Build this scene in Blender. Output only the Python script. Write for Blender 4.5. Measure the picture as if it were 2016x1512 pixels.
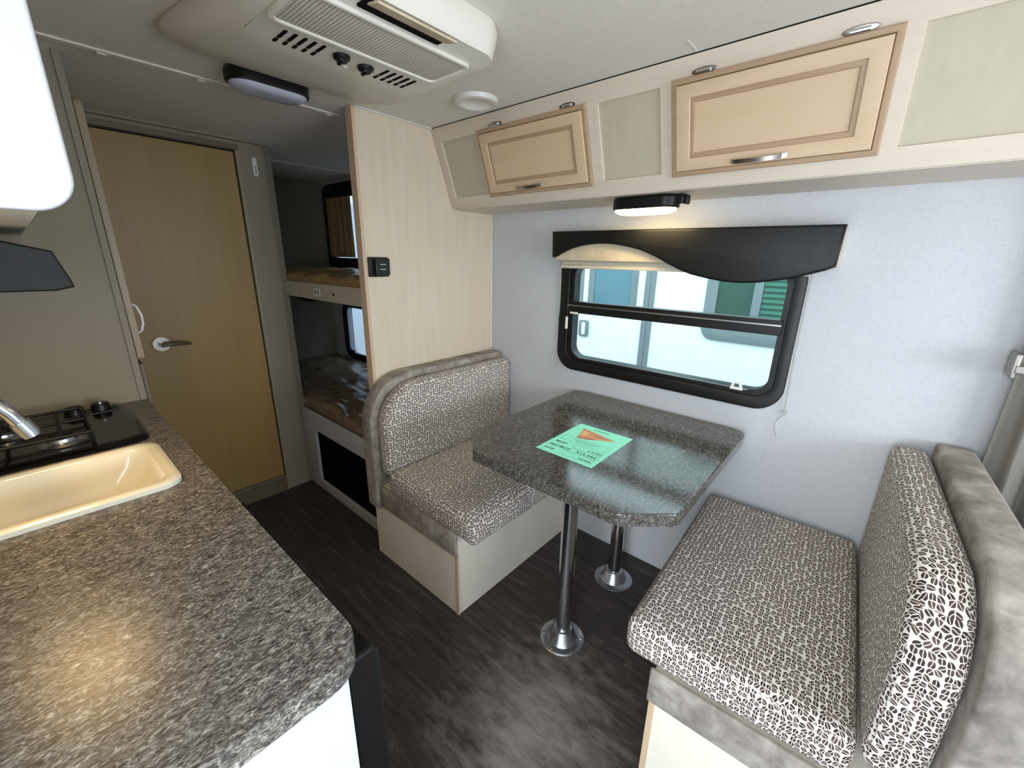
import bpy, bmesh, math, random
from mathutils import Vector, Matrix

# ------------------------------------------------------------------ clear
for o in list(bpy.data.objects):
    bpy.data.objects.remove(o, do_unlink=True)
SC = bpy.context.scene
COL = SC.collection
random.seed(7)

# ------------------------------------------------------------------ camera
cam_d = bpy.data.cameras.new('camera')
cam = bpy.data.objects.new('camera', cam_d)
COL.objects.link(cam)
RIGHT = Vector((0.75510942, 0.65537462, 0.01714258))
DOWN = Vector((0.20321377, -0.2091186, -0.95654251))
FWD = Vector((-0.62330886, 0.72577787, -0.29108857))
M = Matrix(((RIGHT.x, -DOWN.x, -FWD.x, 1.6617), (RIGHT.y, -DOWN.y, -FWD.y, -1.7378),
            (RIGHT.z, -DOWN.z, -FWD.z, 1.4296), (0, 0, 0, 1)))
cam.matrix_world = M
cam_d.sensor_fit = 'HORIZONTAL'
cam_d.sensor_width = 36.0
cam_d.lens = 813.69 / 2016 * 36.0
cam_d.clip_start = 0.02
SC.camera = cam

# ------------------------------------------------------------------ world, daylight, exposure
W = bpy.data.worlds.new('world'); SC.world = W
W.use_nodes = True
bg = W.node_tree.nodes['Background']
bg.inputs[0].default_value = (0.74, 0.88, 1.0, 1)
bg.inputs[1].default_value = 3.1
vs = SC.view_settings
vs.view_transform = 'Standard'
vs.look = 'None'
vs.exposure = 0.6
vs.gamma = 1.0
vs.use_curve_mapping = False


def area_light(name, loc, rot, sx, sy, power, color):
    d = bpy.data.lights.new(name, 'AREA')
    d.shape = 'RECTANGLE'; d.size = sx; d.size_y = sy
    d.energy = power; d.color = color
    o = bpy.data.objects.new(name, d); COL.objects.link(o)
    o.location = loc; o.rotation_euler = rot
    return o


# daylight entering by the open entry door and by the front window
area_light('entry_daylight', (1.66, -2.24, 0.95), (math.radians(90), 0, 0), 0.62, 1.8, 11.5, (0.90, 0.945, 1.0))
area_light('front_window_daylight', (3.34, -1.0, 1.3), (math.radians(90), 0, math.radians(90)), 1.18, 0.62, 17, (0.90, 0.945, 1.0))
area_light('side_fill_light', (2.62, -2.24, 1.28), (math.radians(90), 0, 0), 0.86, 0.6, 1.5, (0.90, 0.945, 1.0))  # unseen side window, added as fill for the dinette wall


# ------------------------------------------------------------------ helpers
def lin(c):
    def f(v):
        v /= 255.0
        return v / 12.92 if v <= 0.04045 else ((v + 0.055) / 1.055) ** 2.4
    return (f(c[0]), f(c[1]), f(c[2]), 1.0)


def tag(o, label=None, cat=None, group=None, kind=None):
    if label: o['label'] = label
    if cat: o['category'] = cat
    if group: o['group'] = group
    if kind: o['kind'] = kind
    return o


def empty(name, loc, label=None, cat=None, group=None, kind=None):
    o = bpy.data.objects.new(name, None); COL.objects.link(o)
    o.empty_display_size = 0.05
    o.location = loc
    o['_w'] = list(loc)
    return tag(o, label, cat, group, kind)


def obj(name, bm, mat, parent=None, smooth=21, uv=True):
    """link a bmesh (world coordinates) as one mesh object, origin at its centre"""
    bmesh.ops.recalc_face_normals(bm, faces=bm.faces)
    if uv:
        ul = bm.loops.layers.uv.verify()
        for f in bm.faces:
            n = f.normal; ax, ay, az = abs(n.x), abs(n.y), abs(n.z)
            for l in f.loops:
                c = l.vert.co
                if az >= ax and az >= ay: l[ul].uv = (c.x, c.y)
                elif ax >= ay: l[ul].uv = (c.y + 0.37, c.z)
                else: l[ul].uv = (c.x + 0.11, c.z + 0.23)
    me = bpy.data.meshes.new(name)
    bm.to_mesh(me); bm.free()
    vs_ = me.vertices
    if len(vs_):
        lo = [min(v.co[i] for v in vs_) for i in range(3)]
        hi = [max(v.co[i] for v in vs_) for i in range(3)]
    else:
        lo = hi = [0, 0, 0]
    c = Vector([(lo[i] + hi[i]) / 2 for i in range(3)])
    me.transform(Matrix.Translation(-c))
    if smooth:
        for p in me.polygons: p.use_smooth = True
        me.set_sharp_from_angle(angle=math.radians(smooth))
    me.materials.append(mat)
    o = bpy.data.objects.new(name, me); COL.objects.link(o)
    o['_w'] = list(c)
    if parent is not None:
        o.parent = parent
        o.location = c - Vector(parent['_w'])
    else:
        o.location = c
    return o


def bm_box(bm, x0, x1, y0, y1, z0, z1, bev=0.0, seg=2):
    x0, x1 = min(x0, x1), max(x0, x1); y0, y1 = min(y0, y1), max(y0, y1); z0, z1 = min(z0, z1), max(z0, z1)
    t = bmesh.new()
    bmesh.ops.create_cube(t, size=1.0)
    for v in t.verts:
        v.co = Vector(((x0 + x1) / 2 + v.co.x * (x1 - x0), (y0 + y1) / 2 + v.co.y * (y1 - y0), (z0 + z1) / 2 + v.co.z * (z1 - z0)))
    if bev:
        bmesh.ops.bevel(t, geom=list(t.edges), offset=bev, segments=seg, profile=0.5, affect='EDGES')
    merge(bm, t)
    return bm


def merge(bm, t):
    me = bpy.data.meshes.new('tmp'); t.to_mesh(me); t.free()
    bm.from_mesh(me); bpy.data.meshes.remove(me)


def box(*a, **k):
    return bm_box(bmesh.new(), *a, **k)


def prism(outer, holes, a0, a1, axis='z', bev=0.0, seg=3, bev_both=True):
    """extrude a 2D outline (with holes) along an axis.  axis z: (x,y); y: (x,z); x: (y,z)"""
    def P(p, a):
        if axis == 'z': return (p[0], p[1], a)
        if axis == 'y': return (p[0], a, p[1])
        return (a, p[0], p[1])
    bm = bmesh.new()
    if not holes:
        vs_ = [bm.verts.new(P(p, a0)) for p in outer]
        faces = [bm.faces.new(vs_)]
    else:
        edges = []
        for loop in [outer] + holes:
            vs_ = [bm.verts.new(P(p, a0)) for p in loop]
            for i in range(len(vs_)):
                edges.append(bm.edges.new((vs_[i], vs_[(i + 1) % len(vs_)])))
        r = bmesh.ops.triangle_fill(bm, use_beauty=True, use_dissolve=False, edges=edges)
        faces = [g for g in r['geom'] if isinstance(g, bmesh.types.BMFace)]
    r = bmesh.ops.extrude_face_region(bm, geom=faces)
    nv = [g for g in r['geom'] if isinstance(g, bmesh.types.BMVert)]
    d = {'z': Vector((0, 0, a1 - a0)), 'y': Vector((0, a1 - a0, 0)), 'x': Vector((a1 - a0, 0, 0))}[axis]
    bmesh.ops.translate(bm, verts=nv, vec=d)
    if bev:
        i = 'xyz'.index(axis)
        def cap(v): return abs(v.co[i] - a1) < 1e-6 or (bev_both and abs(v.co[i] - a0) < 1e-6)
        bm.normal_update()
        es = []
        for e in bm.edges:
            if cap(e.verts[0]) and cap(e.verts[1]) and abs(e.verts[0].co[i] - e.verts[1].co[i]) < 1e-6 and len(e.link_faces) == 2:
                if e.calc_face_angle(0) > 0.5: es.append(e)
        bmesh.ops.bevel(bm, geom=es, offset=bev, segments=seg, profile=0.5, affect='EDGES', clamp_overlap=True)
    return bm


def rrect(x0, x1, y0, y1, r, n=6):
    if not isinstance(r, (list, tuple)): r = [r] * 4     # order: (x0,y0),(x1,y0),(x1,y1),(x0,y1)
    out = []
    cs = [(x0, y0, 180), (x1, y0, 270), (x1, y1, 0), (x0, y1, 90)]
    for k, (cx, cy, a0) in enumerate(cs):
        rr = r[k]
        if rr <= 0: out.append((cx, cy)); continue
        ox = cx + (rr if cx == x0 else -rr); oy = cy + (rr if cy == y0 else -rr)
        for i in range(n + 1):
            a = math.radians(a0 + 90 * i / n)
            out.append((ox + rr * math.cos(a), oy + rr * math.sin(a)))
    return out


def bm_cyl(bm, p0, p1, r0, r1=None, n=20):
    r1 = r0 if r1 is None else r1
    p0, p1 = Vector(p0), Vector(p1); d = p1 - p0
    t = bmesh.new()
    bmesh.ops.create_cone(t, cap_ends=True, segments=n, radius1=r0, radius2=r1, depth=d.length)
    q = Vector((0, 0, 1)).rotation_difference(d.normalized())
    t.transform(Matrix.Translation((p0 + p1) / 2) @ q.to_matrix().to_4x4())
    merge(bm, t); return bm


def cyl(*a, **k):
    return bm_cyl(bmesh.new(), *a, **k)


def bm_tube(bm, pts, r, n=8, closed=False):
    pts = [Vector(p) for p in pts]; m = len(pts)
    rs = r if isinstance(r, (list, tuple)) else [r] * m
    rings = []; up = None
    for i in range(m):
        if closed: d = (pts[(i + 1) % m] - pts[i - 1])
        else: d = pts[min(i + 1, m - 1)] - pts[max(i - 1, 0)]
        d.normalize()
        if up is None:
            up = d.orthogonal().normalized()
        up = (up - d * up.dot(d)).normalized(); s = d.cross(up)
        rings.append([bm.verts.new(pts[i] + (up * math.cos(2 * math.pi * k / n) + s * math.sin(2 * math.pi * k / n)) * rs[i]) for k in range(n)])
    for i in range(m if closed else m - 1):
        a, b = rings[i], rings[(i + 1) % m]
        for k in range(n):
            bm.faces.new((a[k], a[(k + 1) % n], b[(k + 1) % n], b[k]))
    if not closed:
        bm.faces.new(list(reversed(rings[0]))); bm.faces.new(rings[-1])
    return bm


def tube(*a, **k):
    return bm_tube(bmesh.new(), *a, **k)


def lathe(cx, cy, prof, n=28, bm=None):
    """prof: list of (r, z)"""
    bm = bm or bmesh.new(); rings = []
    for r, z in prof:
        if r <= 1e-6: rings.append([bm.verts.new((cx, cy, z))])
        else: rings.append([bm.verts.new((cx + r * math.cos(2 * math.pi * k / n), cy + r * math.sin(2 * math.pi * k / n), z)) for k in range(n)])
    for a, b in zip(rings, rings[1:]):
        for k in range(n):
            if len(a) == 1 and len(b) == 1: continue
            if len(a) == 1: bm.faces.new((a[0], b[k], b[(k + 1) % n]))
            elif len(b) == 1: bm.faces.new((a[k], a[(k + 1) % n], b[0]))
            else: bm.faces.new((a[k], a[(k + 1) % n], b[(k + 1) % n], b[k]))
    return bm


def loft(rings, cap0=True, cap1=True):
    bm = bmesh.new()
    rr = [[bm.verts.new(p) for p in r] for r in rings]
    for a, b in zip(rr, rr[1:]):
        n = len(a)
        for k in range(n): bm.faces.new((a[k], a[(k + 1) % n], b[(k + 1) % n], b[k]))
    if cap0: bm.faces.new(list(reversed(rr[0])))
    if cap1: bm.faces.new(rr[-1])
    return bm


def pillow_box(x0, x1, y0, y1, z0, z1, r, n=(28, 28, 8), dome=0.0, noise=0.0, f=None):
    """rounded box on a grid, its top slightly domed"""
    bm = bmesh.new(); V = {}
    nx, ny, nz = n
    def co(i, j, k):
        key = (i, j, k)
        if key in V: return V[key]
        def sp(t, m, a, b, rr):      # denser near the ends
            u = t / m
            u = 0.5 - 0.5 * math.cos(math.pi * u) if m > 4 else u
            return a + (b - a) * (0.6 * u + 0.4 * t / m)
        p = Vector((sp(i, nx, x0, x1, r), sp(j, ny, y0, y1, r), sp(k, nz, z0, z1, r)))
        q = Vector((min(max(p.x, x0 + r), x1 - r), min(max(p.y, y0 + r), y1 - r), min(max(p.z, z0 + r), z1 - r)))
        d = p - q
        if d.length > 1e-9:
            # cube shell -> rounded shell
            m_ = max(abs(d.x), abs(d.y), abs(d.z)); p = q + d.normalized() * min(r, max(m_, d.length * 0 + m_))
        u = 2 * (p.x - x0) / (x1 - x0) - 1; v = 2 * (p.y - y0) / (y1 - y0) - 1; w = (p.z - z0) / (z1 - z0)
        p.z += dome * max(0, 1 - u * u) * max(0, 1 - v * v) * w
        if f: p = f(p, u, v, w)
        V[key] = bm.verts.new(p); return V[key]
    def quad(a, b, c, d): bm.faces.new((co(*a), co(*b), co(*c), co(*d)))
    for i in range(nx):
        for j in range(ny):
            quad((i, j, 0), (i, j + 1, 0), (i + 1, j + 1, 0), (i + 1, j, 0)); quad((i, j, nz), (i + 1, j, nz), (i + 1, j + 1, nz), (i, j + 1, nz))
    for i in range(nx):
        for k in range(nz):
            quad((i, 0, k), (i + 1, 0, k), (i + 1, 0, k + 1), (i, 0, k + 1)); quad((i, ny, k), (i, ny, k + 1), (i + 1, ny, k + 1), (i + 1, ny, k))
    for j in range(ny):
        for k in range(nz):
            quad((0, j, k), (0, j, k + 1), (0, j + 1, k + 1), (0, j + 1, k)); quad((nx, j, k), (nx, j + 1, k), (nx, j + 1, k + 1), (nx, j, k + 1))
    return bm


# ------------------------------------------------------------------ materials
def new_mat(name):
    m = bpy.data.materials.new(name); m.use_nodes = True
    nt = m.node_tree
    return m, nt, nt.nodes['Principled BSDF']


def N(nt, typ, **k):
    n = nt.nodes.new(typ)
    for a, b in k.items():
        if a in n.inputs: n.inputs[a].default_value = b
        else: setattr(n, a, b)
    return n


def ramp(nt, src, stops):
    r = nt.nodes.new('ShaderNodeValToRGB'); e = r.color_ramp.elements
    while len(e) < len(stops): e.new(0.5)
    for i, (p, c) in enumerate(stops):
        e[i].position = p; e[i].color = c if len(c) == 4 else lin(c)
    nt.links.new(src, r.inputs[0]); return r


def coords(nt, scale=(1, 1, 1), kind='Object', rot=(0, 0, 0)):
    t = nt.nodes.new('ShaderNodeTexCoord'); m = nt.nodes.new('ShaderNodeMapping')
    m.inputs['Scale'].default_value = scale; m.inputs['Rotation'].default_value = rot
    nt.links.new(t.outputs[kind], m.inputs['Vector']); return m.outputs[0]


def bump(nt, src, bsdf, strength, dist=0.002):
    b = N(nt, 'ShaderNodeBump', Strength=strength, Distance=dist)
    nt.links.new(src, b.inputs['Height']); nt.links.new(b.outputs[0], bsdf.inputs['Normal'])


def plain(name, rgb, rough=0.5, metal=0.0, spec=0.5, coat=0.0, emit=None, es=0.0):
    m, nt, b = new_mat(name)
    b.inputs['Base Color'].default_value = lin(rgb)
    b.inputs['Roughness'].default_value = rough
    b.inputs['Metallic'].default_value = metal
    b.inputs['Specular IOR Level'].default_value = spec
    b.inputs['Coat Weight'].default_value = coat
    if emit:
        b.inputs['Emission Color'].default_value = lin(emit); b.inputs['Emission Strength'].default_value = es
    # slight procedural unevenness of the finish
    n = N(nt, 'ShaderNodeTexNoise', Scale=35.0, Detail=3.0)
    nt.links.new(coords(nt), n.inputs['Vector'])
    r = N(nt, 'ShaderNodeMapRange')
    r.inputs['To Min'].default_value = max(0.02, rough - 0.05); r.inputs['To Max'].default_value = min(1, rough + 0.05)
    nt.links.new(n.outputs[0], r.inputs[0]); nt.links.new(r.outputs[0], b.inputs['Roughness'])
    return m


def mottled(name, stops, scale=(1, 1, 1), nscale=10, detail=6, rough=0.6, dist=0.0, bump_s=0.0, bump_scale=400, spec=0.4, nrough=0.6):
    m, nt, b = new_mat(name)
    n = N(nt, 'ShaderNodeTexNoise', Scale=nscale, Detail=detail, Distortion=dist, Roughness=nrough)
    nt.links.new(coords(nt, scale), n.inputs['Vector'])
    r = ramp(nt, n.outputs[0], stops)
    nt.links.new(r.outputs[0], b.inputs['Base Color'])
    b.inputs['Roughness'].default_value = rough; b.inputs['Specular IOR Level'].default_value = spec
    if bump_s:
        n2 = N(nt, 'ShaderNodeTexNoise', Scale=bump_scale, Detail=3.0)
        nt.links.new(coords(nt), n2.inputs['Vector'])
        bump(nt, n2.outputs[0], b, bump_s)
    return m


def wall_fabric(name, c0, c1):
    """wallpaper with a fine woven print"""
    c0, c1 = soften(c0, c1, 0.55)
    m, nt, b = new_mat(name)
    a = N(nt, 'ShaderNodeTexNoise', Scale=1.0, Detail=3.0); nt.links.new(coords(nt, (60, 60, 700)), a.inputs['Vector'])
    c = N(nt, 'ShaderNodeTexNoise', Scale=1.0, Detail=3.0); nt.links.new(coords(nt, (700, 700, 60)), c.inputs['Vector'])
    mx = N(nt, 'ShaderNodeMath', operation='ADD'); nt.links.new(a.outputs[0], mx.inputs[0]); nt.links.new(c.outputs[0], mx.inputs[1])
    hf = N(nt, 'ShaderNodeMath', operation='MULTIPLY'); hf.inputs[1].default_value = 0.5; nt.links.new(mx.outputs[0], hf.inputs[0])
    r = ramp(nt, hf.outputs[0], [(0.35, c0), (0.65, c1)])
    nt.links.new(r.outputs[0], b.inputs['Base Color'])
    b.inputs['Roughness'].default_value = 0.75; b.inputs['Specular IOR Level'].default_value = 0.25
    bump(nt, hf.outputs[0], b, 0.15, 0.001)
    return m


def soften(c0, c1, k):
    m_ = [(a + b) / 2 for a, b in zip(c0, c1)]
    return tuple(m + (a - m) * k for a, m in zip(c0, m_)), tuple(m + (a - m) * k for a, m in zip(c1, m_))


def wood(name, c0, c1, grain=(40, 40, 3), rough=0.45):
    c0, c1 = soften(c0, c1, 0.45)
    m, nt, b = new_mat(name)
    n = N(nt, 'ShaderNodeTexNoise', Scale=1.0, Detail=5.0, Distortion=0.4); nt.links.new(coords(nt, grain), n.inputs['Vector'])
    r = ramp(nt, n.outputs[0], [(0.3, c0), (0.7, c1)])
    nt.links.new(r.outputs[0], b.inputs['Base Color'])
    b.inputs['Roughness'].default_value = rough; b.inputs['Specular IOR Level'].default_value = 0.4
    return m


def laminate(name, rough, tone=1.0):
    """dark stone-look laminate: dark ground with short cream and brown flecks drawn out along y"""
    m, nt, b = new_mat(name)
    v = coords(nt, (210, 88, 150))
    n = N(nt, 'ShaderNodeTexNoise', Scale=1.0, Detail=5.0, Distortion=1.6, Roughness=0.62); nt.links.new(v, n.inputs['Vector'])
    r = ramp(nt, n.outputs[0], [(0.30, (42, 40, 39)), (0.43, (80, 77, 75)), (0.52, (120, 117, 113)), (0.62, (172, 168, 159)), (0.74, (222, 218, 208))])
    for e in r.color_ramp.elements: e.color = (e.color[0] * tone, e.color[1] * tone, e.color[2] * tone, 1)
    n2 = N(nt, 'ShaderNodeTexNoise', Scale=1.0, Detail=3.0, Distortion=1.0); nt.links.new(coords(nt, (90, 40, 90)), n2.inputs['Vector'])
    r2 = ramp(nt, n2.outputs[0], [(0.35, (182, 177, 172)), (0.6, (255, 254, 250))])
    mx = N(nt, 'ShaderNodeMix', data_type='RGBA', blend_type='MULTIPLY'); mx.inputs[0].default_value = 0.85
    nt.links.new(r.outputs[0], mx.inputs[6]); nt.links.new(r2.outputs[0], mx.inputs[7])
    nt.links.new(mx.outputs[2], b.inputs['Base Color'])
    b.inputs['Roughness'].default_value = rough
    if rough > 0.2: bump(nt, n.outputs[0], b, 0.10, 0.0005)
    return m


def bean_fabric(name):
    """upholstery printed with coffee beans: off-white ground, dark brown ellipses with a light slit"""
    m, nt, b = new_mat(name)
    tc = nt.nodes.new('ShaderNodeTexCoord')
    vo = N(nt, 'ShaderNodeTexVoronoi', voronoi_dimensions='2D', Scale=82.0, Randomness=0.6)
    nt.links.new(tc.outputs['UV'], vo.inputs['Vector'])
    sub = N(nt, 'ShaderNodeVectorMath', operation='SUBTRACT'); nt.links.new(tc.outputs['UV'], sub.inputs[0]); nt.links.new(vo.outputs['Position'], sub.inputs[1])
    sc = N(nt, 'ShaderNodeVectorMath', operation='SCALE'); sc.inputs['Scale'].default_value = 82.0; nt.links.new(sub.outputs[0], sc.inputs[0])
    sep = nt.nodes.new('ShaderNodeSeparateColor'); nt.links.new(vo.outputs['Color'], sep.inputs[0])
    an = N(nt, 'ShaderNodeMath', operation='MULTIPLY'); an.inputs[1].default_value = 2.4; nt.links.new(sep.outputs[0], an.inputs[0])
    vr = N(nt, 'ShaderNodeVectorRotate', rotation_type='Z_AXIS'); nt.links.new(sc.outputs[0], vr.inputs['Vector']); nt.links.new(an.outputs[0], vr.inputs['Angle'])
    sx = nt.nodes.new('ShaderNodeSeparateXYZ'); nt.links.new(vr.outputs[0], sx.inputs[0])
    def mth(op, a, b_=None, c=None):
        k = N(nt, 'ShaderNodeMath', operation=op)
        for i, s in enumerate((a, b_, c)):
            if s is None: continue
            if isinstance(s, (int, float)): k.inputs[i].default_value = s
            else: nt.links.new(s, k.inputs[i])
        return k.outputs[0]
    ex = mth('MULTIPLY', sx.outputs[0], 1.58); ey = mth('MULTIPLY', sx.outputs[1], 2.25)
    d = mth('SQRT', mth('ADD', mth('MULTIPLY', ex, ex), mth('MULTIPLY', ey, ey)))
    ed = N(nt, 'ShaderNodeTexVoronoi', voronoi_dimensions='2D', feature='DISTANCE_TO_EDGE', Scale=82.0, Randomness=0.6)
    nt.links.new(tc.outputs['UV'], ed.inputs['Vector'])
    inside = mth('MULTIPLY', mth('LESS_THAN', d, 0.92), mth('GREATER_THAN', ed.outputs['Distance'], 0.07))
    slit = mth('GREATER_THAN', mth('ABSOLUTE', mth('ADD', sx.outputs[1], mth('MULTIPLY', mth('SINE', mth('MULTIPLY', sx.outputs[0], 6.0)), 0.03))), 0.045)
    dark = mth('MULTIPLY', inside, mth('MAXIMUM', slit, mth('GREATER_THAN', d, 0.80)))
    cr = ramp(nt, sep.outputs[1], [(0.0, (54, 42, 39)), (1.0, (90, 72, 65))])
    mx = N(nt, 'ShaderNodeMix', data_type='RGBA'); mx.inputs[6].default_value = lin((226, 219, 211))
    nt.links.new(dark, mx.inputs[0]); nt.links.new(cr.outputs[0], mx.inputs[7])
    nt.links.new(mx.outputs[2], b.inputs['Base Color'])
    b.inputs['Roughness'].default_value = 0.85; b.inputs['Specular IOR Level'].default_value = 0.2
    n2 = N(nt, 'ShaderNodeTexNoise', Scale=700.0, Detail=2.0); nt.links.new(tc.outputs['UV'], n2.inputs['Vector'])
    bump(nt, n2.outputs[0], b, 0.2, 0.001)
    return m


def perforated(name, c_solid, c_hole, pitch=0.0085):
    m, nt, b = new_mat(name)
    t = nt.nodes.new('ShaderNodeTexCoord')
    s = N(nt, 'ShaderNodeVectorMath', operation='SCALE'); s.inputs['Scale'].default_value = 1.0 / pitch
    nt.links.new(t.outputs['Object'], s.inputs[0])
    fr = N(nt, 'ShaderNodeVectorMath', operation='FRACTION'); nt.links.new(s.outputs[0], fr.inputs[0])
    sb = N(nt, 'ShaderNodeVectorMath', operation='SUBTRACT'); sb.inputs[1].default_value = (0.5, 0.5, 0.5); nt.links.new(fr.outputs[0], sb.inputs[0])
    ml = N(nt, 'ShaderNodeVectorMath', operation='MULTIPLY'); ml.inputs[1].default_value = (1, 1, 0); nt.links.new(sb.outputs[0], ml.inputs[0])
    ln = N(nt, 'ShaderNodeVectorMath', operation='LENGTH'); nt.links.new(ml.outputs[0], ln.inputs[0])
    r = ramp(nt, ln.outputs['Value'], [(0.26, c_hole), (0.36, c_solid)])
    nt.links.new(r.outputs[0], b.inputs['Base Color']); b.inputs['Roughness'].default_value = 0.5
    bump(nt, r.outputs[0], b, 0.5, 0.002)
    return m


def pane(name, tint, refl=0.9):
    m = bpy.data.materials.new(name); m.use_nodes = True; nt = m.node_tree
    nt.nodes.remove(nt.nodes['Principled BSDF'])
    out = nt.nodes['Material Output']
    tr = N(nt, 'ShaderNodeBsdfTransparent'); tr.inputs[0].default_value = (*tint, 1)
    gl = N(nt, 'ShaderNodeBsdfGlossy'); gl.inputs['Roughness'].default_value = 0.02
    lw = N(nt, 'ShaderNodeLayerWeight'); lw.inputs[0].default_value = 0.5
    pw = N(nt, 'ShaderNodeMath', operation='POWER'); pw.inputs[1].default_value = 5.0; nt.links.new(lw.outputs['Facing'], pw.inputs[0])
    fr = N(nt, 'ShaderNodeMath', operation='MULTIPLY_ADD'); fr.inputs[1].default_value = 0.9; fr.inputs[2].default_value = 0.03; nt.links.new(pw.outputs[0], fr.inputs[0])
    mx = nt.nodes.new('ShaderNodeMixShader')
    nt.links.new(fr.outputs[0], mx.inputs[0]); nt.links.new(tr.outputs[0], mx.inputs[1]); nt.links.new(gl.outputs[0], mx.inputs[2])
    nt.links.new(mx.outputs[0], out.inputs[0])
    return m


def floor_vinyl(name):
    """dark brown wood-look vinyl, grain along x, pale patch of dust and painted doorway light"""
    m, nt, b = new_mat(name)
    n = N(nt, 'ShaderNodeTexNoise', Scale=1.0, Detail=6.0, Distortion=0.8, Roughness=0.65); nt.links.new(coords(nt, (3.5, 55, 1)), n.inputs['Vector'])
    r = ramp(nt, n.outputs[0], [(0.3, (46, 40, 38)), (0.55, (68, 61, 58)), (0.75, (98, 90, 86))])
    # cloudy pale patch: dust, with the pool of doorway light painted in
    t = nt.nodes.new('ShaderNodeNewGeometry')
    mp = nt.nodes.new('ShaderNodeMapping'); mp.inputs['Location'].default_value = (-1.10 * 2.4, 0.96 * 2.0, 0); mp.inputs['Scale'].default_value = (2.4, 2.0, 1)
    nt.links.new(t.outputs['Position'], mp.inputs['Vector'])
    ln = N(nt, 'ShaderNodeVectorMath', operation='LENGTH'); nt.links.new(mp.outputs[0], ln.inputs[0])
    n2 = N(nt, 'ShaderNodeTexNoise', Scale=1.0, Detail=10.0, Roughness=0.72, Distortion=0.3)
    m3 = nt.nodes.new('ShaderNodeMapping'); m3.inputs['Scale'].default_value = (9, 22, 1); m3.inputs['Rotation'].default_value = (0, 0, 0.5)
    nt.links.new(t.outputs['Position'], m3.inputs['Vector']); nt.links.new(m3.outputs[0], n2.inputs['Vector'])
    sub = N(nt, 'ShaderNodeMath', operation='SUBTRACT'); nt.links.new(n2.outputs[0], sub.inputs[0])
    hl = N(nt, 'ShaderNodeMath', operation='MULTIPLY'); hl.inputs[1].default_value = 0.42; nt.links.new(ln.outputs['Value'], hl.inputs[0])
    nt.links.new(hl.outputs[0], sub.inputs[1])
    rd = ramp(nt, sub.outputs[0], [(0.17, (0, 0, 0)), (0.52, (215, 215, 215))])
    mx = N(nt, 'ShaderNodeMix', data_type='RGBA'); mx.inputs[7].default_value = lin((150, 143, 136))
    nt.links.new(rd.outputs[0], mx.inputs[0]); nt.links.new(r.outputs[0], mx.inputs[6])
    nt.links.new(mx.outputs[2], b.inputs['Base Color'])
    b.inputs['Roughness'].default_value = 0.55; b.inputs['Specular IOR Level'].default_value = 0.35
    bump(nt, n.outputs[0], b, 0.1, 0.001)
    return m


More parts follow.
